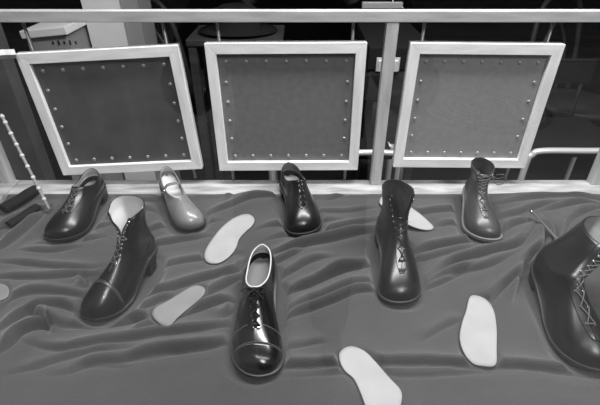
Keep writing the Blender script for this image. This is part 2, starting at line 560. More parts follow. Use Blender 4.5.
    if style.get('cap'):
        xc = style['cap']*s.L; cu = iso(xc, 1.25)
        Gp = []; Dp = []
        for th, v in cu:
            row = []; dr = []
            for k in range(12):
                vv = v*k/11; nn = s.N(th, vv); row.append(s.S(th, vv)+nn*(.0013+.0002)); dr.append(nn*.0016)
            Gp.append(row); Dp.append(dr)
        bm = bmesh.new(); V, Fq = slab(Gp, Dp)
        vv = [bm.verts.new(p) for p in V]
        for q in Fq:
            try: bm.faces.new([vv[i] for i in q])
            except ValueError: pass
        bmesh.ops.recalc_face_normals(bm, faces=bm.faces)
        obj('toe_cap', bm, mats['upper'], root)
        st = []
        for dx in (.0015, .0045):
            cu2 = iso(xc+dx, 1.2)
            st.append(tube([s.S(t, v)+s.N(t, v)*.0019 for t, v in cu2], .0005, 4))
        obj('stitching', join(*st), 'stitch', root)
    for xs in style.get('seams', []):
        cu = iso(xs*s.L, 1.0)
        obj('stitching', tube([s.S(t, v)+s.N(t, v)*.0004 for t, v in cu], .0006, 4), 'stitch', root)
    if style.get('pull'):
        t0 = [s.S(0, v)+s.N(0, v)*.001 for v in [(2.0 if s.boot else 1.0)*k/12 for k in range(3, 13)]]
        obj('back_strip', tube(t0, .0022, 6), mats['upper'], root)
    return root, s

BLK = dict(upper='leather_black', lining='lining_grey', footbed='footbed')
# A: cap-toe oxford in the foreground
rA, sA = shoe('oxford_shoe', 'glossy black cap-toe lace-up shoe at front centre with grey footbed showing', 'shoe', (254, 379), -89.5,
     dict(L=.292, W=1.03, side=-1, xa=.006, xb=.150, ow=.92, zt=(.080, .064, .090), toe_h=.044, flen=.06, toe_w=.93),
     dict(upper='leather_shiny', lining='lining_white', footbed='footbed'),
     dict(welt=.006, cap=.860, rim='lining_white', rim_r=.0017, seams=[.745],
          lacing=dict(v=(.56, .985), n=5, mode='bar', w=(.014, .024), bow=1.0, ed=.0068, r=.0016, eye_m='lace')), z=.001)
# 2: ankle shoe far left
r2, s2 = shoe('derby_shoe', 'dull black low lace-up shoe at back left, beside the banded cane', 'shoe', (60, 243), -93,
     dict(L=.236, W=1.0, side=1, xa=.006, xb=.110, zt=(.082, .068, .090), toe_h=.046, fdir=(-.7, .7), flen=.055),
     dict(upper='leather_dark', lining='lining_white', footbed='footbed'),
     dict(lacing=dict(v=(.52, .98), n=5, mode='bar', w=(.016, .026), lace_m='lace_pale', r=.0012, tongue_to=.98)), z=0.0145, pitch=3.3)
# 3: high lady's boot, white lining
r3, s3 = shoe('heeled_boot', 'tall black heeled boot at left with open shaft and white lining', 'boot', (92, 323), -110,
     dict(L=.208, W=.78, hh=.048, side=1, xa=.004, xb=.100, ow=1.0, zt=(.074, .074, .090), toe_h=.040, fdir=(-.5, .85), flen=.045,
          boot=dict(zb=.170, zf=.156, cx=.048, rx=.031, ry=.039, gap=.34, split=.25, nip=.006, flare=.010)),
     dict(upper='leather_black', lining='lining_white', footbed='footbed', facing='leather_black', tongue='leather_grey'),
     dict(heel_taper=.28, heel_len=.26, heel_shift=.004, cap=.74,
          lacing=dict(v=(.66, 1.97), n=11, hooks=6, laced=6, w=(.012, .017), d_in=.0005, ed=.005, lace_m='lace_pale', tongue_to=1.25, bow=.9, eye_m='metal')), z=.001)
# 4: strap shoe
r4, s4 = shoe('strap_shoe', 'grey leather buckled strap shoe with pale inside, between tall boot and panel', 'shoe', (193, 232), -62,
     dict(L=.245, W=.80, hh=.026, side=-1, xa=.005, xb=.168, ow=1.10, zt=(.070, .052, .060), toe_h=.038, flen=.02, fdir=(-.85, .5)),
     dict(upper='leather_grey', lining='lining_white', footbed='lining_white'),
     dict(rim='leather_grey', rim_r=.0014), z=0.0145, pitch=3.1)
# strap and buckle on it
def add_strap(root, s):
    xs = .098
    a = None; pts = []
    q = math.acos(1-2*(xs-s.xa)/(s.xb-s.xa))
    pl = s.S(q, .93); pr = s.S(-q, .93); top = (pl+pr)/2+Vector((0, 0, .017))
    path = catmull([s.S(q, .62)+s.N(q, .62)*.001, pl+s.N(q, .93)*.0015, (pl*2+top)/3+Vector((0, 0, .009)), top, (pr*2+top)/3+Vector((0, 0, .009)), pr+s.N(-q, .93)*.0015, s.S(-q, .62)+s.N(-q, .62)*.001], 6)
    G = []; D = []
    for i, p in enumerate(path):
        t = (path[min(i+1, len(path)-1)]-path[max(i-1, 0)]).normalized(); n = t.cross(Vector((1, 0, 0))).normalized()
        if n.z < 0 and 8 < i < len(path)-8: n = -n
        n = Vector((0, n.y, n.z)); c = Vector((p.x, s.cen(xs), .045)); 
        if n.dot(p-c) < 0: n = -n
        G.append([p+Vector((dx, 0, 0)) for dx in (-.006, -.0055, .0055, .006)]); D.append([n*.0016]*4)
    o = obj('strap', slab(G, D), 'leather_grey', root)
    c = s.S(-q, .90)+s.N(-q, .90)*.003; nn = s.N(-q, .90)
    ax = Vector((1, 0, 0)); ay = nn.cross(ax).normalized()
    pts = [c+ax*x_*.009+ay*y_*.0085 for x_, y_ in ((-1, -1), (0, -1), (1, -1), (1, 0), (1, 1), (0, 1), (-1, 1), (-1, 0))]
    pin = tube([c-ax*.0+ay*.008, c+nn*.001, c-ay*.008], .0009, 6)
    b = obj('buckle', join(tube(pts, .0012, 6, closed=True), pin), 'metal', o)
add_strap(r4, s4)
# 5: black derby by the sill
r5, s5 = shoe('derby_shoe', 'black polished lace-up shoe at back centre, heel against the wooden sill', 'shoe', (309, 236), -76,
     dict(L=.246, W=1.02, side=1, xa=.006, xb=.122, zt=(.084, .066, .098), toe_h=.048, fdir=(-.75, .65), flen=.055),
     dict(upper='leather_black', lining='lining_grey', footbed='lining_grey'),
     dict(lacing=dict(v=(.50, .985), n=5, mode='bar', w=(.014, .028), r=.0011, lace_m='lace', eye_m='metal_dark')), z=0.0145, pitch=3.1)
BT = dict(zb=.166, zf=.182, cx=.062, rx=.052, ry=.035, gap=.46, split=-.4, full=.6, nip=.004, flare=.006)
# 6: laced ankle boot centre right
r6, s6 = shoe('ankle_boot', 'dark leather ankle boot right of centre, in front of a white insole', 'boot', (405, 306), -89.5,
     dict(L=.262, W=.98, side=1, xa=.004, xb=.134, zt=(.080, .078, .104), toe_h=.046, fdir=(-.55, .8), flen=.05, boot=BT),
     dict(upper='leather_dark', lining='lining_dark', footbed='footbed', tongue='leather_dark'),
     dict(lacing=dict(v=(.44, 1.97), n=9, laced=5, w=(.012, .018), d_in=.0008, r=.0011, tongue_to=1.35, eye_m='metal',
          loose=[(1, ((.010, -.010, -.004), (.012, -.022, -.018), (.018, -.030, -.03)))])), z=.001)
# 7: boot back right
r7, s7 = shoe('ankle_boot', 'mid-toned worn ankle boot with loose laces, before the right panel', 'boot', (483, 242), -101,
     dict(L=.226, W=.90, side=-1, xa=.004, xb=.118, zt=(.068, .066, .088), toe_h=.042, fdir=(-.55, .8), flen=.04,
          boot=dict(zb=.124, zf=.128, cx=.054, rx=.044, ry=.030, gap=.34, split=.2, nip=.003, flare=.003)),
     dict(upper='leather_brown', lining='lining_dark', footbed='footbed', sole='sole_pale', tongue='leather_brown'),
     dict(welt=.005, pull=True, lacing=dict(v=(.44, 1.97), n=8, laced=8, w=(.010, .016), d_in=.0008, r=.0012, lace_m='lace_pale', tongue_to=1.9, eye_m='metal',
          loose=[(1, ((.010, .012, -.004), (.012, .028, .004), (.014, .022, .012), (.006, .010, .004))), (1, ((.010, .006, -.010), (.016, .016, -.018), (.018, .030, -.012)))])), z=0.0145, pitch=3.3)
# 8: big boot right foreground
r8, s8 = shoe('ankle_boot', 'large dark ankle boot cut off by the right edge of the picture', 'boot', (591, 373), -97,
     dict(L=.275, W=1.0, side=-1, xa=.004, xb=.148, zt=(.084, .082, .112), toe_h=.050, fdir=(-.55, .8), flen=.05,
          boot=dict(zb=.172, zf=.168, lean=.062, cx=.066, rx=.052, ry=.038, gap=.22, split=.3, nip=.004, flare=.004)),
     dict(upper='leather_dark', lining='lining_grey', footbed='footbed', tongue='leather_dark'),
     dict(lacing=dict(v=(.36, 1.97), n=9, laced=9, w=(.014, .022), d_in=.0008, r=.0013, lace_m='lace_pale', tongue_to=1.8, eye_m='metal')), z=.001)

# ------------------------------------------------------------------ loose insoles
INS = [
 ('long white insole lying on the cloth between strap shoe and glossy shoe', 'insole',
  [(244, 214.5), (251, 215.5), (254.5, 220), (252, 226), (245, 232), (239, 239), (236, 248), (229, 257), (219, 263), (209, 263), (204.5, 258), (206, 250), (213, 239), (222, 228), (233, 219)], 0),
 ('short greyish insole with a cut end, left of the glossy shoe', 'insole_dim',
  [(192, 286.5), (200, 286), (205, 289.5), (204, 295), (196, 302), (186, 310), (177, 318), (169, 326.5), (160, 324), (152.5, 316), (156, 308), (168, 301), (180, 293)], 0),
 ('white insole with a cut end, standing alone right of centre by the large boot', 'insole',
  [(470, 297), (479, 296.5), (488, 302), (494, 313), (496.5, 330), (496.5, 348), (495.5, 365), (483, 366), (472, 363), (463, 352), (459.5, 338), (462, 323), (466, 311)], 0),
 ('white insole cut off by the bottom edge, right of the glossy shoe', 'insole',
  [(346, 347.5), (354, 347), (365, 352), (376, 363), (389, 378), (400.5, 391), (401.5, 402), (396, 414), (372, 418), (366, 408), (361, 394), (354, 379), (345, 371), (340, 362), (339.5, 353)], 0),
 ('insole end just poking in at the left edge of the picture', 'insole_dim',
  [(-30, 286), (-12, 284), (0, 283.5), (7, 286), (9.3, 291), (7, 297), (-2, 301), (-14, 306), (-32, 308)], 0),
 ('white curled insole lying behind the dark boot right of centre', 'insole',
  [(381, 197.5), (386, 196), (395, 199), (407, 205), (419, 213), (429, 222), (433.5, 228), (426, 230.5), (410, 229), (396, 222), (384, 209), (379.5, 203)], 1),
]
INS_W = []
for lab, mt, px, curl in INS:
    pts = [at(a, b, .012) for a, b in px]
    c = sum(pts, Vector())/len(pts); c.z = 0
    ring = catmull([p-c for p in pts], 6, closed=True)
    INS_W.append([p+c for p in ring])
    n = len(ring); K = 8; V = []
    # long axis for cup / curl
    far = max(ring, key=lambda p: (p.xy).length).xy.normalized(); side_ = Vector((-far.y, far.x))
    wid = max(abs(p.xy.dot(side_)) for p in ring); lon = max(abs(p.xy.dot(far)) for p in ring)
    hp = c+Vector((far.x, far.y, 0))
    def zz(x, y):
        u = Vector((x, y)).dot(side_)/wid; w = Vector((x, y)).dot(far)/lon
        z = .0035*abs(u)**2.5*(1 if not curl else .5)+.002*w*w
        if curl: z += .014*max(0, -u)**2*1.0
        return z
    for sgn, dz in ((1, .0032), (-1, 0)):
        for k in range(K):
            f = 1-k/K
            for p in ring:
                x, y = p.x*f, p.y*f
                e = .0006 if (k == 0 and sgn > 0) else 0
                V.append(Vector((x*(1-e*8), y*(1-e*8), zz(x, y)+dz)))
        V.append(Vector((0, 0, zz(0, 0)+dz)))
    fc = []; tot = K*n+1
    for b, fl in ((0, False), (tot, True)):
        for k in range(K-1):
            for j in range(n):
                q = (b+k*n+j, b+k*n+(j+1) % n, b+(k+1)*n+(j+1) % n, b+(k+1)*n+j); fc.append(q[::-1] if fl else q)
        for j in range(n):
            q = (b+(K-1)*n+j, b+(K-1)*n+(j+1) % n, b+K*n); fc.append(q[::-1] if fl else q)
    for j in range(n): fc.append((j, tot+j, tot+(j+1) % n, (j+1) % n))
    o = obj('insole', (V, fc), mt, loc=(c.x, c.y, .0085))
    tag(o, lab, 'insole', 'loose insoles on the cloth')

# ------------------------------------------------------------------ cloth
Y0, Y1 = .425, 1.0885
X0, X1 = -.93, 1.12
CH = .0021
nx = int((X1-X0)/CH)+1; ny = int((Y1-Y0)/CH)+1
gx = np.linspace(X0, X1, nx); gy = np.linspace(Y0, Y1, ny)
XX, YY = np.meshgrid(gx, gy)
HH = np.zeros_like(XX)
def dist_poly(pts):
    best = np.full(XX.shape, 9.); sgn = np.zeros_like(XX); ub = np.zeros_like(XX)
    seg = [(pts[i], pts[i+1]) for i in range(len(pts)-1)]
    tot = sum((b-a).length for a, b in seg); acc = 0
    for a, b in seg:
        d = b-a; l = d.length
        if l < 1e-6: continue
        t = np.clip(((XX-a.x)*d.x+(YY-a.y)*d.y)/(l*l), 0, 1)
        dx = XX-(a.x+t*d.x); dy = YY-(a.y+t*d.y)
        ds = np.hypot(dx, dy); cr = d.x*dy-d.y*dx
        m = ds < best
        best = np.where(m, ds, best); sgn = np.where(m, np.sign(cr), sgn); ub = np.where(m, (acc+t*l)/tot, ub)
        acc += l
    return best, sgn, ub
def sstep(x, a, b):
    t = np.clip((x-a)/(b-a), 0, 1); return t*t*(3-2*t)
def crease(px, A=.008, w=.022, pit=.003, pw=.003, e0=.34, e1=.34):
    g = [at(a, b, .004) for a, b in px]
    if e0 == .34: g = [g[0]+(g[0]-g[1])*.5] + g
    if e1 == .34: g = g + [g[-1]+(g[-1]-g[-2])*.5]
    pts = [Vector((p.x, p.y)) for p in catmull(g, 5)]
    ds, sg, u = dist_poly(pts)
    d = ds*sg
    env = sstep(u, 0, max(e0, .01))*(1-sstep(u, 1-max(e1, .01), 1)) if (e0 or e1) else 1
    # fade beyond the ends of the line
    env = env*np.where((u <= 0) | (u >= 1), np.exp(-(ds/.012)**2), 1)
    A = A*1.15; pit = pit*2.8; pw = .0027
    d = d+.0010*np.sin(XX*41+YY*27)+.0004*np.sin(XX*140-YY*90)
    w = w*1.25
    h = A*1.55*np.where(d < .012, np.exp(-(np.abs(d-.012)/.0085)**2.2), .25*np.exp(-((d-.012)/.012)**2)+.75*np.exp(-(d-.012)/w))
    h -= pit*np.exp(-(np.abs(d)/pw)**1.5)
    h += .15*A*np.exp(-((d+.022)/.012)**2)
    return h*env
CR = [  # dark line of each fold, left to right, then height, softness, pit
 ([(0, 264), (25, 266), (60, 270), (85, 270), (105, 266)], .006, .02, .003),
 ([(45, 245), (75, 243), (100, 239)], .006, .015, .003),
 ([(60, 232), (85, 231), (110, 226)], .005, .012, .002),
 ([(0, 279), (40, 281), (78, 277), (100, 276)], .007, .02, .003),
 ([(0, 313), (15, 300), (40, 294), (75, 299), (95, 305)], .009, .02, .003),
 ([(0, 334), (18, 321), (36, 313), (60, 311), (80, 317)], .012, .018, .004),
 ([(30, 315), (41, 318), (48, 324), (50, 333)], .012, .012, .006),
 ([(0, 356), (12, 347), (24, 335), (42, 329), (60, 328)], .013, .018, .006),
 ([(50, 330), (70, 329), (100, 330), (140, 324), (165, 313)], .008, .016, .004),
 ([(15, 341), (35, 347), (60, 352), (90, 351), (130, 344), (165, 338), (235, 326)], .010, .018, .004),
 ([(0, 377), (30, 371), (60, 362), (95, 356), (130, 353)], .008, .018, .003),
 ([(38, 368), (48, 375), (70, 374), (95, 366), (120, 364), (150, 357), (190, 352), (236, 343)], .010, .02, .0035),
 ([(72, 371), (80, 368), (110, 368), (125, 369)], .005, .01, .002),
 ([(85, 290), (88, 283), (84, 276)], .008, .01, .006),
 ([(142, 234), (165, 228), (185, 226), (215, 222)], .006, .016, .003),
 ([(150, 246), (175, 243), (203, 238)], .007, .02, .003),
 ([(203, 219), (215, 213), (230, 207), (250, 200), (285, 197)], .007, .014, .004),
 ([(225, 203), (235, 196), (262, 194), (285, 194)], .005, .01, .003),
 ([(255, 232), (268, 228), (290, 226), (330, 222)], .006, .018, .003),
 ([(262, 243), (280, 238), (300, 236), (330, 233), (375, 222)], .008, .018, .003),
 ([(268, 256), (290, 251), (312, 246), (345, 239), (378, 231)], .014, .020, .007),
 ([(274, 265), (285, 260), (300, 254)], .007, .012, .004),
 ([(155, 270), (180, 265), (215, 260), (240, 254)], .006, .018, .002),
 ([(225, 279), (238, 272), (246, 262)], .007, .014, .003),
 ([(280, 281), (295, 272), (310, 264), (330, 259)], .007, .018, .003),
 ([(325, 281), (345, 273), (362, 268), (385, 262)], .008, .016, .004),
 ([(283, 298), (300, 291), (320, 283), (345, 273), (365, 268)], .012, .020, .006),
 ([(284, 314), (305, 307), (335, 295), (360, 286), (380, 281)], .008, .012, .004),
 ([(284, 321), (310, 312), (335, 302), (360, 293), (385, 291)], .010, .014, .005),
 ([(285, 351), (300, 347), (322, 343)], .004, .02, .002),
 ([(130, 301), (160, 293), (195, 284), (225, 277), (243, 271)], .009, .018, .004),
 ([(145, 310), (160, 302), (172, 297)], .007, .012, .004),
 ([(196, 306), (215, 294), (240, 280)], .008, .014, .004),
 ([(172, 322), (190, 314), (212, 308), (236, 302)], .010, .016, .005),
 ([(130, 324), (150, 324), (165, 321)], .007, .014, .003),
 ([(138, 336), (152, 331), (166, 325)], .007, .012, .003),
 ([(130, 362), (160, 358), (190, 352), (232, 344)], .004, .018, .002),
 ([(225, 320), (233, 312), (238, 306)], .008, .02, .004),
 ([(405, 218), (430, 214), (462, 211)], .008, .018, .003),
 ([(440, 227), (452, 225), (464, 229)], .005, .014, .003),
 ([(410, 257), (430, 251), (455, 246), (475, 243), (500, 243)], .011, .018, .006),
 ([(412, 263), (440, 258), (470, 250)], .006, .01, .003),
 ([(430, 279), (450, 267), (475, 259), (505, 252), (522, 243), (535, 228)], .013, .018, .006),
 ([(495, 222), (515, 215), (540, 208), (560, 205)], .008, .02, .003),
 ([(498, 237), (512, 228), (530, 223)], .008, .012, .004),
 ([(422, 288), (440, 279), (460, 274), (490, 268), (515, 258)], .008, .018, .003),
 ([(424, 291), (448, 281), (472, 268)], .006, .012, .003),
 ([(490, 305), (500, 293), (512, 284), (524, 277)], .012, .016, .005),
 ([(515, 300), (521, 280), (530, 262), (545, 250)], .016, .02, .006),
 ([(536, 270), (541, 255), (545, 240), (540, 226)], .014, .012, .006),
 ([(552, 252), (556, 240), (550, 226), (545, 218)], .010, .010, .005),
 ([(560, 240), (568, 225), (580, 215), (600, 208)], .010, .016, .005),
 ([(548, 212), (566, 207), (590, 205), (600, 206)], .008, .012, .004),
 ([(500, 205), (530, 200), (560, 198), (600, 200)], .006, .014, .003),
 ([(425, 342), (440, 332), (452, 326), (464, 321)], .005, .02, .002),
 ([(130, 201), (160, 202), (190, 198)], .004, .012, .002),
 ([(25, 252), (50, 254), (75, 250)], .005, .014, .002),
 ([(100, 205), (120, 204), (150, 212)], .004, .012, .002),
 ([(0, 232), (18, 222), (45, 210)], .010, .012, .005),
 ([(0, 250), (14, 240), (40, 219), (46, 213)], .012, .014, .006),
 ([(330, 200), (350, 196), (370, 197)], .004, .012, .002),
 ([(320, 213), (350, 212), (372, 209)], .004, .014, .002),
]
for c in CR: HH += crease(*c)
# the long straight fold across the front
HH += crease([(225, 368), (300, 368), (400, 368), (480, 369), (545, 372), (640, 380)], .010, .02, .003, e0=.12, e1=0)*1.0
HH += crease([(285, 378), (340, 376), (420, 378), (480, 373), (520, 374)], .004, .014, .0015)
# soft undulation
rs = np.random.RandomState(3)
for k in range(26):
    fx, fy = rs.uniform(3, 14), rs.uniform(10, 34)
    if rs.rand() < .5: fy = -fy
    HH += .00045*np.sin(XX*fx*2+YY*fy*1.3+rs.rand()*6.28)*(1+np.sin(XX*fx*.7+rs.rand()*6))*.9
# calm, tight area in the near foreground
calm = 1-sstep(YY, .50, .56)
HH = HH*(1-.5*calm*(XX < -.05))
# smooth a little
def blur(A, n):
    for _ in range(n):
        A = (np.roll(A, 1, 0)+np.roll(A, -1, 0)+2*A)/4; A = (np.roll(A, 1, 1)+np.roll(A, -1, 1)+2*A)/4
    return A
edge = HH.copy(); HH = blur(HH, 1)
HH = HH+.006
# press down under the things
def press(mask_d, level, soft, H_):
    k = sstep(mask_d, 0, soft); return np.where(H_ > level, level+(H_-level)*k, H_)
def seg_dist(a, b):
    d = b-a; l2 = d.length_squared
    t = np.clip(((XX-a.x)*d.x+(YY-a.y)*d.y)/l2, 0, 1)
    return np.hypot(XX-(a.x+t*d.x), YY-(a.y+t*d.y))
for r, s in ((rA, sA), (r2, s2), (r3, s3), (r4, s4), (r5, s5), (r6, s6), (r7, s7), (r8, s8)):
    a = r.location.xy; ang = r.rotation_euler.z; d = Vector((math.cos(ang), math.sin(ang)))
    D = np.minimum(seg_dist(a+d*.035, a+d*.06)-.037, seg_dist(a+d*s.L*.3, a+d*(s.L-.045))-.050)
    HH = press(np.clip(D, 0, None), .0006, .018, HH)
def poly_dist(ring):
    inside = np.zeros(XX.shape, bool); dm = np.full(XX.shape, 9.)
    n = len(ring)
    for i in range(n):
        a, b = ring[i], ring[(i+1) % n]
        c_ = ((a.y > YY) != (b.y > YY)) & (XX < (b.x-a.x)*(YY-a.y)/((b.y-a.y) or 1e-9)+a.x)
        inside ^= c_
        dm = np.minimum(dm, seg_dist(a.xy, b.xy)) if (b-a).length > 1e-6 else dm
    return np.where(inside, 0, dm)
for ring in INS_W:
    HH = press(poly_dist(ring[::2]), .0078, .012, HH)
HH = np.clip(HH, .0005, None)
# rise over the foot of the sill at the back and drop at the front and left edges
HH += .005*sstep(YY, Y1-.02, Y1)
V = [(float(x), float(y), float(z)) for x, y, z in zip(XX.ravel(), YY.ravel(), HH.ravel())]
me = bpy.data.meshes.new('display_cloth')
me.vertices.add(nx*ny); me.vertices.foreach_set('co', np.array(V, dtype=np.float32).ravel())
I = np.arange(nx*ny).reshape(ny, nx)
q = np.stack([I[:-1, :-1], I[:-1, 1:], I[1:, 1:], I[1:, :-1]], -1).reshape(-1, 4)
me.loops.add(q.size); me.polygons.add(len(q))
me.loops.foreach_set('vertex_index', q.ravel().astype(np.int32))
me.polygons.foreach_set('loop_start', np.arange(0, q.size, 4, dtype=np.int32))
me.polygons.foreach_set('use_smooth', np.ones(len(q), bool))
me.update(calc_edges=True); me.validate(); me.materials.append(M['cloth'])
cl = bpy.data.objects.new('display_cloth', me); COL.objects.link(cl)
tag(cl, 'dark grey wrinkled cloth spread over the whole window floor under the shoes', 'cloth')
def cloth_z(x, y):
    j = int(round((x-X0)/CH)); i = int(round((y-Y0)/CH))
    return float(HH[min(max(i, 0), ny-1), min(max(j, 0), nx-1)])

# ------------------------------------------------------------------ wooden structure
D = 1.150
struct('floor_display', box((.08, .79, -.06), (2.3, .80, .118)), 'dark_wood')
def zy(py, Y=D): return at_y(300, py, Y).z
# sill
struct('trim_1', box((.10, 1.129, -.002), (2.04, .080, .030), .003), 'wood_sill')
struct('trim_2', box((-.885, .86, .004), (.060, .60, .030), .003), 'wood_sill')
# top rail
zt, zb_ = zy(10), zy(21.5)
struct('trim_3', box((.10, D, (zt+zb_)/2), (2.3, .026, zt-zb_), .002), 'wood_rail')
# posts
px_ = at_y(384, 100, D).x
struct('trim_4', box((px_, D+.002, (zb_+.013)/2), (.030, .028, zb_-.013), .0015), 'wood_post')
struct('trim_5', box((-.885, D+.002, (zb_+.013)/2), (.030, .028, zb_-.013), .0015), 'wood_post')
px2 = at_y(596, 175, D).x
struct('trim_6', box((px2+.006, D+.002, (zb_+.013)/2), (.034, .028, zb_-.013), .0015), 'wood_post')

def panel(tl, tr, bl, br, board, label, left_dark=False):
    TL, TR, BL, BR = [at_y(a, b, D-.012) for a, b in (tl, tr, bl, br)]
    z_t = (TL.z+TR.z)/2; z_b = (BL.z+BR.z)/2
    xl = (TL.x+BL.x)/2; xr = (TR.x+BR.x)/2
    w = xr-xl; h = z_t-z_b; cxp = (xl+xr)/2
    roll = math.atan2(TR.z-TL.z, TR.x-TL.x)
    root = thing('framed_panel', label, 'panel', (cxp, D, z_b), 0, 'framed boards behind the shoes')
    root.rotation_euler = (0, -roll, 0)
    fw = .027; th = .024
    def member(sx, sz, pts):     # mitred member
        bm = bmesh.new()
        f = [bm.verts.new((x, -th/2, z)) for x, z in pts]; b = [bm.verts.new((x, th/2, z)) for x, z in pts]
        bm.faces.new(f); bm.faces.new(b[::-1])
        for i in range(4): bm.faces.new((f[i], b[i], b[(i+1) % 4], f[(i+1) % 4]))
        bmesh.ops.recalc_face_normals(bm, faces=bm.faces)
        bmesh.ops.bevel(bm, geom=list(bm.edges), offset=.0008, segments=1, affect='EDGES')
        return bm
    a = w/2
    obj('frame_rail', member(0, 0, [(-a, h), (a, h), (a-fw, h-fw), (-a+fw, h-fw)]), 'wood', root, False)
    obj('frame_rail', member(0, 0, [(-a, 0), (a, 0), (a-fw, fw), (-a+fw, fw)]), 'wood', root, False)
    obj('frame_stile', member(0, 0, [(-a, 0), (-a, h), (-a+fw, h-fw), (-a+fw, fw)]), 'wood_v', root, False)
    obj('frame_stile', member(0, 0, [(a, 0), (a, h), (a-fw, h-fw), (a-fw, fw)]), 'wood_v', root, False)
    bd = obj('board', box((0, .003, h/2), (w-2*fw+.002, .006, h-2*fw+.002)), board, root, False)
    # studs
    iw, ih = w-2*fw, h-2*fw
    mx, mz = .022, .022
    pos = [(-iw/2+mx+(iw-2*mx)*k/6, zz_) for k in range(7) for zz_ in (h/2+ih/2-mz, h/2-ih/2+mz-.006)]
    pos += [(sx*(iw/2-mx*.75), h/2-ih/2+mz-.006+(ih-2*mz+.006)*k/5) for k in range(1, 5) for sx in (-1, 1)]
    for x, z in pos:
        V = []; R = 5; S_ = 10
        for i in range(R):
            an = (PI/2)*i/R
            for k in range(S_):
                V.append((x+.0052*math.cos(an)*math.cos(2*PI*k/S_), -.0002-.0030*math.sin(an), z+.0052*math.cos(an)*math.sin(2*PI*k/S_)))
        V.append((x, -.0033, z))
        fc = [(i*S_+k, i*S_+(k+1) % S_, (i+1)*S_+(k+1) % S_, (i+1)*S_+k) for i in range(R-1) for k in range(S_)]
        fc += [((R-1)*S_+k, (R-1)*S_+(k+1) % S_, R*S_) for k in range(S_)]
        obj('stud', (V, fc), 'rod', root)
    # rods that carry it
    for sx in (-1, 1):
        x = sx*(a-.034)
        rz1 = zb_-z_b+.004; 
        obj('support_rod', tube([(x, .016, .013-z_b), (x, .016, h*.3), (x, .016, h*.7), (x, .016, rz1)], .0046, 8), 'rod', root)
    return root
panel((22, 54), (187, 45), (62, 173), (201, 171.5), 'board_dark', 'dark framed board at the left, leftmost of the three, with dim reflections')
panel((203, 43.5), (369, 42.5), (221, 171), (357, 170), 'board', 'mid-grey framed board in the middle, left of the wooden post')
panel((409, 43), (565, 44.5), (393.5, 168.5), (525, 167), 'board_lit', 'light framed board at the right, right of the wooden post')

# short rail that runs from the first panel towards the left side
a = at_y(22, 50, D); b = at(-14, 57, a.z)
d = (b-a); 
struct('trim_7', join(tube([a+Vector((-.008, -.020, -.004)), a+d*.6, a+d*2.4], .011, 4)), 'wood_post')

# ------------------------------------------------------------------ cane at the left, cloth roll, shoe horn
c0 = at(50, 211, .016); c0.z = .020
c1 = at_y(3, 118, 1.115)
dirc = (c1-c0)
cz = thing('cane', 'slender banded cane standing at far left, leaning on the left post', 'cane', c0)
pts = [dirc*(k/40) for k in range(41)]
obj('shaft', tube(pts, .0042, 10), 'cane', cz)
for k in range(1, 9):
    f = k/8.4
    p = dirc*f; t = dirc.normalized()
    obj('ferrule' if k == 8 else 'ring_band', tube([p-t*.004, p-t*.002, p+t*.002, p+t*.004], [.0044, .0056, .0056, .0044], 10), 'lining_white', cz)
obj('tip', tube([dirc, dirc*1.02, dirc*1.04], [.005, .006, .003], 10), 'lining_white', cz)

def roll_cloth(p0, p1, r, label):
    d = (p1-p0); c = p0
    o = thing('rolled_cloth', label, 'cloth roll', (c.x, c.y, 0), 0, 'black rolls at the left edge')
    V = []; t = d.normalized(); sx = Vector((-t.y, t.x, 0)); n = 40; m = 20; turns = 2.2
    G = []; Dv = []
    for i in range(m):
        f = i/(m-1); row = []; dr = []
        for k in range(n*2):
            a_ = 2*PI*turns*k/(n*2-1); rr = r*(1-.62*k/(n*2-1))*(1+.06*math.sin(f*9+a_))
            q_ = Vector((0, 0, r*.80))+d*f+(sx*math.cos(a_)*1.2+Vector((0, 0, 1))*math.sin(a_)*.8)*rr
            row.append(q_); dr.append((sx*math.cos(a_)+Vector((0, 0, 1))*math.sin(a_))*.0012)
        G.append(row); Dv.append(dr)
    b_ = obj('roll', slab(G, Dv), 'roll', o)
    b_.location.z = .012
    return o
roll_cloth(at(6, 217, .0), at(40, 196, .0), .0165, 'upper thick black cloth roll at the left edge by the cane')
roll_cloth(at(12, 232, .0), at(40, 213, .0), .012, 'lower thin black cloth roll at the left edge by the cane')

# shoe horn half tucked in the folds at the right
s0 = at(531, 211, .034); s1 = at(566, 250, .024)
dd = s1-s0
sh = thing('shoe_horn', 'long dark metal shoe horn with bright tip behind the large boot', 'shoe horn', (s1.x, s1.y, s1.z))
G = []; Dv = []
t = dd.normalized(); sx = Vector((-t.y, t.x, 0)).normalized()
for i in range(24):
    f = i/23; w = .0040+.0030*smooth(f, .3, 1)
    row = []; dr = []
    for k in range(7):
        u = -1+k/3
        row.append(-dd+dd*f*1.15+sx*w*u+Vector((0, 0, -.0020*(1-u*u)+.003))); dr.append(Vector((0, 0, .0012)))
    G.append(row); Dv.append(dr)
obj('blade', slab(G, Dv), 'metal_dark', sh)
obj('tip', tube([-dd-t*.004, -dd, -dd+t*.004, -dd+t*.007], [.002, .0045, .0045, .003], 10), 'metal', sh)

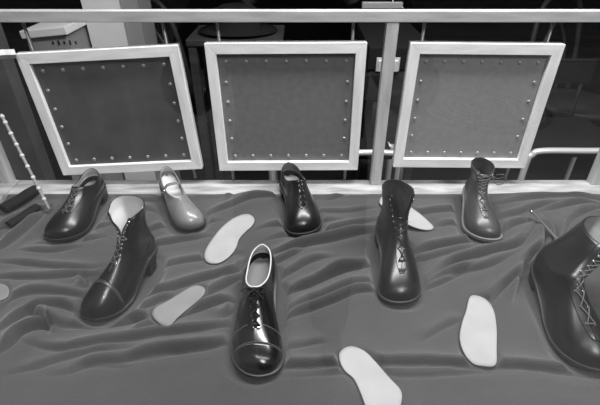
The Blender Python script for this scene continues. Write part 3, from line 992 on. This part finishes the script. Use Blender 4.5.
# ------------------------------------------------------------------ shop window glass and shell
struct('window_1', box((.1, .405, .70), (3.6, .006, 1.62)), 'glass')
struct('wall_front', join(*[(lambda bm: ([v.co.copy() for v in bm.verts], [tuple(v.index for v in f.verts) for f in bm.faces]))(b) for b in []]) if False else box((.1, .405, 1.95), (7.0, .16, .90)), 'plaster_dim')
struct('wall_front_base', box((.1, .405, -.43), (7.0, .06, .64)), 'plaster_dim')
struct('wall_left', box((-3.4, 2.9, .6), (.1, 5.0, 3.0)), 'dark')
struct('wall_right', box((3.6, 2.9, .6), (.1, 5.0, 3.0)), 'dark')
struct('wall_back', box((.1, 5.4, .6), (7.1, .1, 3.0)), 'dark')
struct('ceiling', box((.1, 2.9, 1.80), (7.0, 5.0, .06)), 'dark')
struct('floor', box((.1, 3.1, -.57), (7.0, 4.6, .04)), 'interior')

struct('haze_panel', box((-1.45, 1.45, .3), (1.0, .06, 1.8)), 'haze_grey')  # added grey panel imitating the reflection haze at the left
# ------------------------------------------------------------------ things in the dark room behind the boards
FZ = -.55
# wooden cabinet with a chrome latch behind the post
Yc = 1.62
xa_, xb_ = at_y(366, 100, Yc).x, at_y(424, 100, Yc).x
ztop = at_y(390, 71, Yc).z; zbot = at_y(390, 132, Yc).z
cab = thing('cabinet', 'dark wooden case with a chrome latch behind the wooden post', 'cabinet', ((xa_+xb_)/2, Yc+.2, FZ))
w = xb_-xa_
obj('body', box((0, 0, (ztop-FZ)/2), (w, .40, ztop-FZ), .004), 'dark_wood', cab, False)
obj('lid', box((0, 0, ztop-FZ+.045), (w+.01, .41, .085), .006), 'dark', cab, False)
lx = at_y(388, 60, Yc).x-(xa_+xb_)/2; lz = at_y(388, 64, Yc).z-FZ
bm = bmesh.new()
bm_box(bm, (lx, -.206, lz), (.085, .008, .050), .002); 
for sx in (-1, 0, 1): bm_box(bm, (lx+sx*.028, -.214, lz-.004), (.016, .010, .040), .003)
obj('latch', bm, 'chrome', cab, False)
# pale pilaster at top left
Yp = 1.75
xa_, xb_ = at_y(88, 30, Yp).x, at_y(121, 30, Yp).x
struct('column_pale', box(((xa_+xb_)/2, Yp+.09, .55), (xb_-xa_, .18, 2.2)), 'plaster')
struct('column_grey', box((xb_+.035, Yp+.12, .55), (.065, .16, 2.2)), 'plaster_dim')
# low carton with printed ticks
Yk = 1.60
k0 = at_y(27, 42, Yk); k1 = at_y(66, 36, Yk)
kt = thing('carton', 'pale box with small dark marks above the left board', 'box', ((k0.x+k1.x)/2, Yk+.12, FZ))
hgt = k0.z-FZ+.02
obj('box_body', box((0, 0, hgt/2), (k1.x-k0.x, .24, hgt), .003), 'plaster_dim', kt, False)
lidm = obj('box_lid', box((0, 0, hgt+.012), (k1.x-k0.x+.02, .26, .026), .003, Matrix.Rotation(math.radians(-5), 3, 'Y')), 'plaster', kt, False)
for i in range(5):
    obj('printed_mark', box((.02+i*.02, -.1215, hgt-.022), (.006, .001, .010+.006*(i % 2))), 'dark', kt, False)

# tubular metal chairs behind the right board and behind the post
def tube_chair(name, label, left, Y, z, width, depth=.36, rotz=0):
    t_ = thing(name, label, 'chair', (left, Y, FZ), rotz, 'tubular chairs in the room behind')
    zz_ = z-FZ; r = .012
    for yy in (0, depth):
        zz_ = z-FZ-(.04 if yy else 0)
        obj('frame', tube(catmull([(0, yy, 0), (0, yy, zz_*.5), (.0, yy, zz_-.05), (.012, yy, zz_-.015), (.045, yy, zz_), (width*.5, yy, zz_), (width-.045, yy, zz_), (width-.012, yy, zz_-.015), (width, yy, zz_-.05), (width, yy, 0)], 6), r, 10), 'chrome', t_)
    zz_ = z-FZ
    obj('seat', box((width/2, depth/2, zz_-.022), (width-.05, depth-.02, .022), .006), 'roll', t_, False)
    obj('backrest', box((width/2, depth+.01, zz_+.18), (width-.10, .02, .10), .006), 'roll', t_, False)
    for sx in (.08, width-.08):
        obj('back_support', tube([(sx, depth, zz_-.01), (sx, depth+.012, zz_+.12), (sx, depth+.015, zz_+.22)], .008, 8), 'metal_dark', t_)
    return t_
L1_ = at_y(524, 170, 1.45)
tube_chair('tubular_chair', 'chrome tubular chair with dark seat right of the light board', L1_.x, 1.45, at_y(540, 151, 1.45).z, .42)
L2_ = at_y(352, 155, 1.50)
tube_chair('tubular_chair', 'chrome tubular chair low down behind the wooden post', L2_.x-.30, 1.40, at_y(380, 153, 1.40).z, .46, .16)

# dark bentwood chairs; the right one is added in place of a reflected chair
def wood_chair(px, py_seat, Y, label, rz):
    s_ = at_y(px, py_seat, Y)
    t_ = thing('bentwood_chair', label, 'chair', (s_.x, Y, FZ), rz, 'dark wooden chairs in the room behind')
    zs = .45
    V = []; n = 28
    obj('seat', tube([(0, 0, zs-.03), (0, 0, zs-.028), (0, 0, zs), (0, 0, zs+.002)], [.185, .20, .20, .18], 28), 'dark_wood', t_)
    for x, y in ((-.15, -.15), (.15, -.15), (-.13, .16), (.13, .16)):
        obj('leg', tube([(x, y, zs-.02), (x*1.15, y*1.15, .22), (x*1.35, y*1.3, 0)], [.017, .015, .012], 8), 'dark_wood', t_)
    obj('back_hoop', tube(catmull([(-.17, .16, zs-.02), (-.185, .20, zs+.22), (-.14, .23, zs+.42), (0, .24, zs+.47), (.14, .23, zs+.42), (.185, .20, zs+.22), (.17, .16, zs-.02)], 6), .013, 8), 'dark_wood', t_)
    obj('inner_hoop', tube(catmull([(-.09, .18, zs-.01), (-.10, .205, zs+.2), (0, .225, zs+.34), (.10, .205, zs+.2), (.09, .18, zs-.01)], 6), .009, 8), 'dark_wood', t_)
    obj('leg_ring', tube([(.165*math.cos(2*PI*k/24), .165*math.sin(2*PI*k/24), .24) for k in range(24)], .008, 6, closed=True), 'dark_wood', t_)
    return t_
wood_chair(578, 96, 2.15, 'dark bentwood chair at the right edge, standing in for a reflected chair', .5)
wood_chair(190, 90, 2.5, 'dark bentwood chair in the gap between the left and middle boards', 2.6)

# dark felt hat on a shelf above the middle board
Yh = 1.72
hz = at_y(235, 38, Yh)
shf = thing('shelf', 'dark wooden shelf behind the top of the middle board', 'shelf', (hz.x, Yh+.1, FZ))
obj('shelf_board', box((0, 0, hz.z-FZ-.012), (.36, .26, .024), .003), 'dark_wood', shf, False)
for sx in (-.16, .16):
    for sy in (-.11, .11):
        obj('leg', box((sx, sy, (hz.z-FZ-.024)/2), (.03, .03, hz.z-FZ-.024)), 'dark_wood', shf, False)
prof = [(.13, .0), (.135, .006), (.10, .006), (.078, .012), (.076, .05), (.070, .085), (.05, .098), (.0, .090)]
V = []; fc = []
for r_, z_ in prof:
    for k in range(32):
        a_ = 2*PI*k/32; V.append((r_*math.cos(a_)*1.15, r_*math.sin(a_), z_+(.008*abs(math.sin(a_)) if r_ > .1 else 0)))
for i in range(len(prof)-1):
    for k in range(32): fc.append((i*32+k, i*32+(k+1) % 32, (i+1)*32+(k+1) % 32, (i+1)*32+k))
hat = obj('hat', (V, fc), 'roll', loc=(hz.x, Yh+.1, hz.z+.001))
tag(hat, 'black brimmed hat on the dark shelf behind the middle board', 'hat')

# chrome display stand top centre right
Yd = 2.35
dz_ = at_y(386, 6, Yd)
ds_ = thing('chrome_stand', 'chrome stand with a cross bar above the post, behind the top rail', 'stand', (dz_.x, Yd, FZ))
obj('pole', tube([(0.03, 0, 0), (.03, 0, .3), (.03, 0, dz_.z-FZ+.25)], .010, 10), 'metal', ds_)
obj('base', tube([(.03, 0, 0), (.03, 0, .012), (.03, 0, .02)], [.14, .13, .02], 24), 'metal', ds_)
obj('cross_bar', box((-.02, 0, dz_.z-FZ+.005), (.20, .03, .030), .004), 'chrome', ds_, False)
obj('hook', tube(catmull([(.08, 0, dz_.z-FZ), (.095, -.01, dz_.z-FZ-.03), (.085, -.02, dz_.z-FZ-.06)], 5), .006, 8), 'metal', ds_)

# ------------------------------------------------------------------ street outside
PZ = -.75
struct('ground_pavement', box((0, -2.0-.0, PZ-.05), (30, 4.74+.0, .10)), 'paving')
struct('trim_8', box((0, -4.43, PZ-.055), (30, .12, .13)), 'kerb')
struct('ground_street', box((0, -9.5, PZ-.14), (30, 10.0, .06)), 'asphalt')
fac = struct('building_opposite', box((0, -15.0, 4.0), (40, 1, 10)), 'facade')
# round tree grate in the pavement
gr = thing('tree_grate', 'round slotted iron grate in the pavement, reflected over the light board', 'grate', (1.62, -2.95, PZ))
rings = []
for r_ in (.12, .20, .28, .36, .44, .52):
    n = int(r_*120)
    for k in range(n):
        a0 = 2*PI*k/n; a1 = a0+2*PI/n*.62
        rings.append(tube([(r_*math.cos(a_), r_*math.sin(a_), .006) for a_ in (a0, (a0+a1)/2, a1)], .008, 4))
obj('slotted_rings', join(*rings), 'grate', gr, False)
obj('grate_plate', tube([(0, 0, .0), (0, 0, .003), (0, 0, .004)], [.58, .58, .57], 48), 'iron', gr, False)

# ------------------------------------------------------------------ the photographer on the pavement, reflected in the glass
def skin(name, verts, edges, radii, m, parent, root=0, sub=2):
    me = bpy.data.meshes.new(name); me.from_pydata(verts, edges, []); o = bpy.data.objects.new(name, me); COL.objects.link(o)
    o.parent = parent; me.materials.append(M[m])
    md = o.modifiers.new('skin', 'SKIN'); md.use_smooth_shade = True
    for i, sv in enumerate(me.skin_vertices[0].data):
        r = radii[i]; sv.radius = r if isinstance(r, tuple) else (r, r); sv.use_root = (i == root)
    s_ = o.modifiers.new('sub', 'SUBSURF'); s_.levels = sub; s_.render_levels = sub
    return o
pg = thing('person', 'person in a dark coat holding a camera, seen only as reflection in the glass', 'person', (0.02, -.40, -.75))
def W3(x, y, z): return (x-.02, y+.40, z+.75)
bv = [W3(0, -.40, .13), W3(0, -.40, .32), W3(0, -.37, .48), W3(0, -.34, .585), W3(0, -.30, .64)]
br = [(.15, .11), (.13, .10), (.155, .10), .055, .05]
be = [(0, 1), (1, 2), (2, 3), (3, 4)]
for sx in (-1, 1):
    b0 = len(bv)
    bv += [W3(sx*.175, -.36, .52), W3(sx*.27, -.27, .34), W3(sx*.17, -.18, .48), W3(sx*.085, -.135, .60), W3(sx*.075, -.12, .655)]
    br += [.060, .046, .036, .026, .034]
    be += [(2, b0), (b0, b0+1), (b0+1, b0+2), (b0+2, b0+3), (b0+3, b0+4)]
    b1 = len(bv)
    bv += [W3(sx*.095, -.40, .05), W3(sx*.11, -.37, -.27), W3(sx*.115, -.41, -.64), W3(sx*.115, -.39, -.70), W3(sx*.125, -.27, -.715)]
    br += [.095, .062, .042, .044, .032]
    be += [(0, b1), (b1, b1+1), (b1+1, b1+2), (b1+2, b1+3), (b1+3, b1+4)]
skin('body', bv, be, br, 'skin', pg)
# head with a face
V = []; fc = []; R_, S_ = 20, 28
for i in range(R_+1):
    ph = PI*i/R_
    for k in range(S_):
        a_ = 2*PI*k/S_; x = math.sin(ph)*math.sin(a_); y = math.sin(ph)*math.cos(a_); z = math.cos(ph)
        f = 1-.22*max(0, -z)**1.5
        px = .074*x*f; py = .094*y*f; pz = .112*z
        if y > .75 and -.35 < z < .15: py += .020*math.exp(-(x/.16)**2)*math.exp(-((z+.15)/.16)**2)
        if y > .5 and abs(z+.52) < .2: py += .006*math.exp(-(x/.3)**2)*math.exp(-((z+.5)/.06)**2)
        if y > .6: py -= .008*math.exp(-((abs(x)-.36)/.14)**2)*math.exp(-((z-.03)/.13)**2)
        V.append(W3(px, -.275+py, .715+pz))
for i in range(R_):
    for k in range(S_): fc.append((i*S_+k, i*S_+(k+1) % S_, (i+1)*S_+(k+1) % S_, (i+1)*S_+k))
hd = obj('head', (V, fc), 'skin', pg)
for sx in (-1, 1):
    obj('ear', tube([W3(sx*.074, -.285, .74), W3(sx*.084, -.292, .725), W3(sx*.080, -.284, .695), W3(sx*.073, -.278, .69)], [.007, .011, .009, .005], 8), 'skin', hd)
    obj('eye', tube([W3(sx*.028, -.195, .72), W3(sx*.028, -.190, .72), W3(sx*.028, -.188, .72)], [.012, .009, .003], 10), 'coat', hd)
V = []; fc = []
for i in range(11):
    ph = PI*.60*i/10
    for k in range(S_):
        a_ = 2*PI*k/S_; cut = 1-.42*max(0, math.cos(a_))
        p_ = ph*cut
        V.append(W3(.081*math.sin(p_)*math.sin(a_), -.279+.101*math.sin(p_)*math.cos(a_), .718+.118*math.cos(p_)))
for i in range(10):
    for k in range(S_): fc.append((i*S_+k, i*S_+(k+1) % S_, (i+1)*S_+(k+1) % S_, (i+1)*S_+k))
obj('hair', (V, fc), 'coat', pg)
# coat: body of the coat and sleeves
V = []; fc = []
prof = [(.60, .060, .055, -.345), (.575, .13, .075, -.355), (.545, .195, .105, -.36), (.48, .205, .125, -.37), (.36, .19, .135, -.385), (.22, .185, .14, -.395), (.08, .205, .15, -.40), (-.10, .215, .155, -.40), (-.30, .225, .16, -.40), (-.34, .226, .16, -.40)]
for z, rx, ry, cy in prof:
    for k in range(36):
        a_ = 2*PI*k/36; f = 1+.02*math.sin(a_*7)*(1 if z < .2 else 0)
        V.append(W3(rx*math.cos(a_)*f, cy+ry*math.sin(a_)*f, z))
for i in range(len(prof)-1):
    for k in range(36): fc.append((i*36+k, i*36+(k+1) % 36, (i+1)*36+(k+1) % 36, (i+1)*36+k))
ct = obj('coat', (V, fc), 'coat', pg)
for sx in (-1, 1):
    obj('sleeve', tube(catmull([W3(sx*.15, -.36, .53), W3(sx*.21, -.34, .47), W3(sx*.275, -.27, .335), W3(sx*.21, -.205, .42), W3(sx*.105, -.15, .56)], 5), [.085, .084, .082, .080, .078, .076, .074, .074, .074, .074, .074, .070, .066, .064, .062, .060, .058, .054, .050, .046, .044][:21], 14), 'coat', ct)
    obj('shoe', tube([W3(sx*.115, -.475, -.715), W3(sx*.115, -.45, -.705), W3(sx*.118, -.36, -.703), W3(sx*.124, -.25, -.716), W3(sx*.126, -.215, -.724)], [.02, .043, .045, .040, .018], 12), 'leather_black', pg)
    obj('trouser_leg', tube([W3(sx*.10, -.40, -.05), W3(sx*.11, -.38, -.30), W3(sx*.115, -.41, -.66)], [.10, .085, .075], 14), 'coat', pg)
    # fingers close around the camera body
    for k in range(5):
        if k == 0: ch = [(.070, -.125, .655), (.062, -.150, .640), (.045, -.160, .648), (.030, -.160, .660)]
        else:
            z = .640+.018*k; L_ = (.0, .9, 1.0, .95, .78)[k]
            ch = [(.078, -.118, .655+.006*(k-2.5)), (.090, -.100, z), (.084, -.100+.024*L_, z+.002), (.066, -.100+.028*L_, z+.002), (.052, -.100+.026*L_, z+.001)]
        vv = [W3(sx*a_, b_, c_) for a_, b_, c_ in ch]
        skin('finger', vv, [(i, i+1) for i in range(len(vv)-1)], [.010, .0095, .009, .0085, .0075][:len(vv)], 'skin', pg, sub=1)
cm = thing('camera_handheld', 'small black camera held up to the eye by the person in the dark coat', 'camera', (0, -.13, .655))
obj('camera_body', box((0, 0.010, .040), (.140, .040, .078), .006), 'rubber', cm, False)
obj('lens', tube([(0, .028, .036), (0, .060, .036), (0, .070, .036)], [.030, .028, .026], 24), 'rubber', cm)
obj('viewfinder', box((0, .0, .088), (.04, .036, .020), .004), 'metal_dark', cm, False)

# ------------------------------------------------------------------ light
w_ = bpy.data.worlds.new('sky'); SC.world = w_; w_.use_nodes = True
bg = w_.node_tree.nodes['Background']; bg.inputs['Color'].default_value = (1, 1, 1, 1); bg.inputs['Strength'].default_value = 0.22
sl = bpy.data.lights.new('hazy_sun', 'SUN'); sl.energy = 1.2; sl.angle = math.radians(15)
so = bpy.data.objects.new('hazy_sun', sl); COL.objects.link(so)
el, az = math.radians(48), math.radians(18)
so.rotation_euler = Vector((math.sin(az)*math.cos(el), -math.cos(az)*math.cos(el), math.sin(el))).to_track_quat('Z', 'Y').to_euler()
al = bpy.data.lights.new('window_lamp', 'AREA'); al.shape = 'RECTANGLE'; al.size = 1.5; al.size_y = .22; al.energy = 30
ao = bpy.data.objects.new('window_lamp', al); COL.objects.link(ao); ao.location = (.3, .98, 1.45); ao.rotation_euler = (math.radians(-8), 0, 0)
SC.view_settings.view_transform = 'Standard'; SC.view_settings.look = 'None'; SC.view_settings.gamma = 1
SC.view_settings.use_curve_mapping = False
SC.view_settings.exposure = 0.6
SC.cycles.use_denoising = True
SC.cycles.max_bounces = 8; SC.cycles.transparent_max_bounces = 12
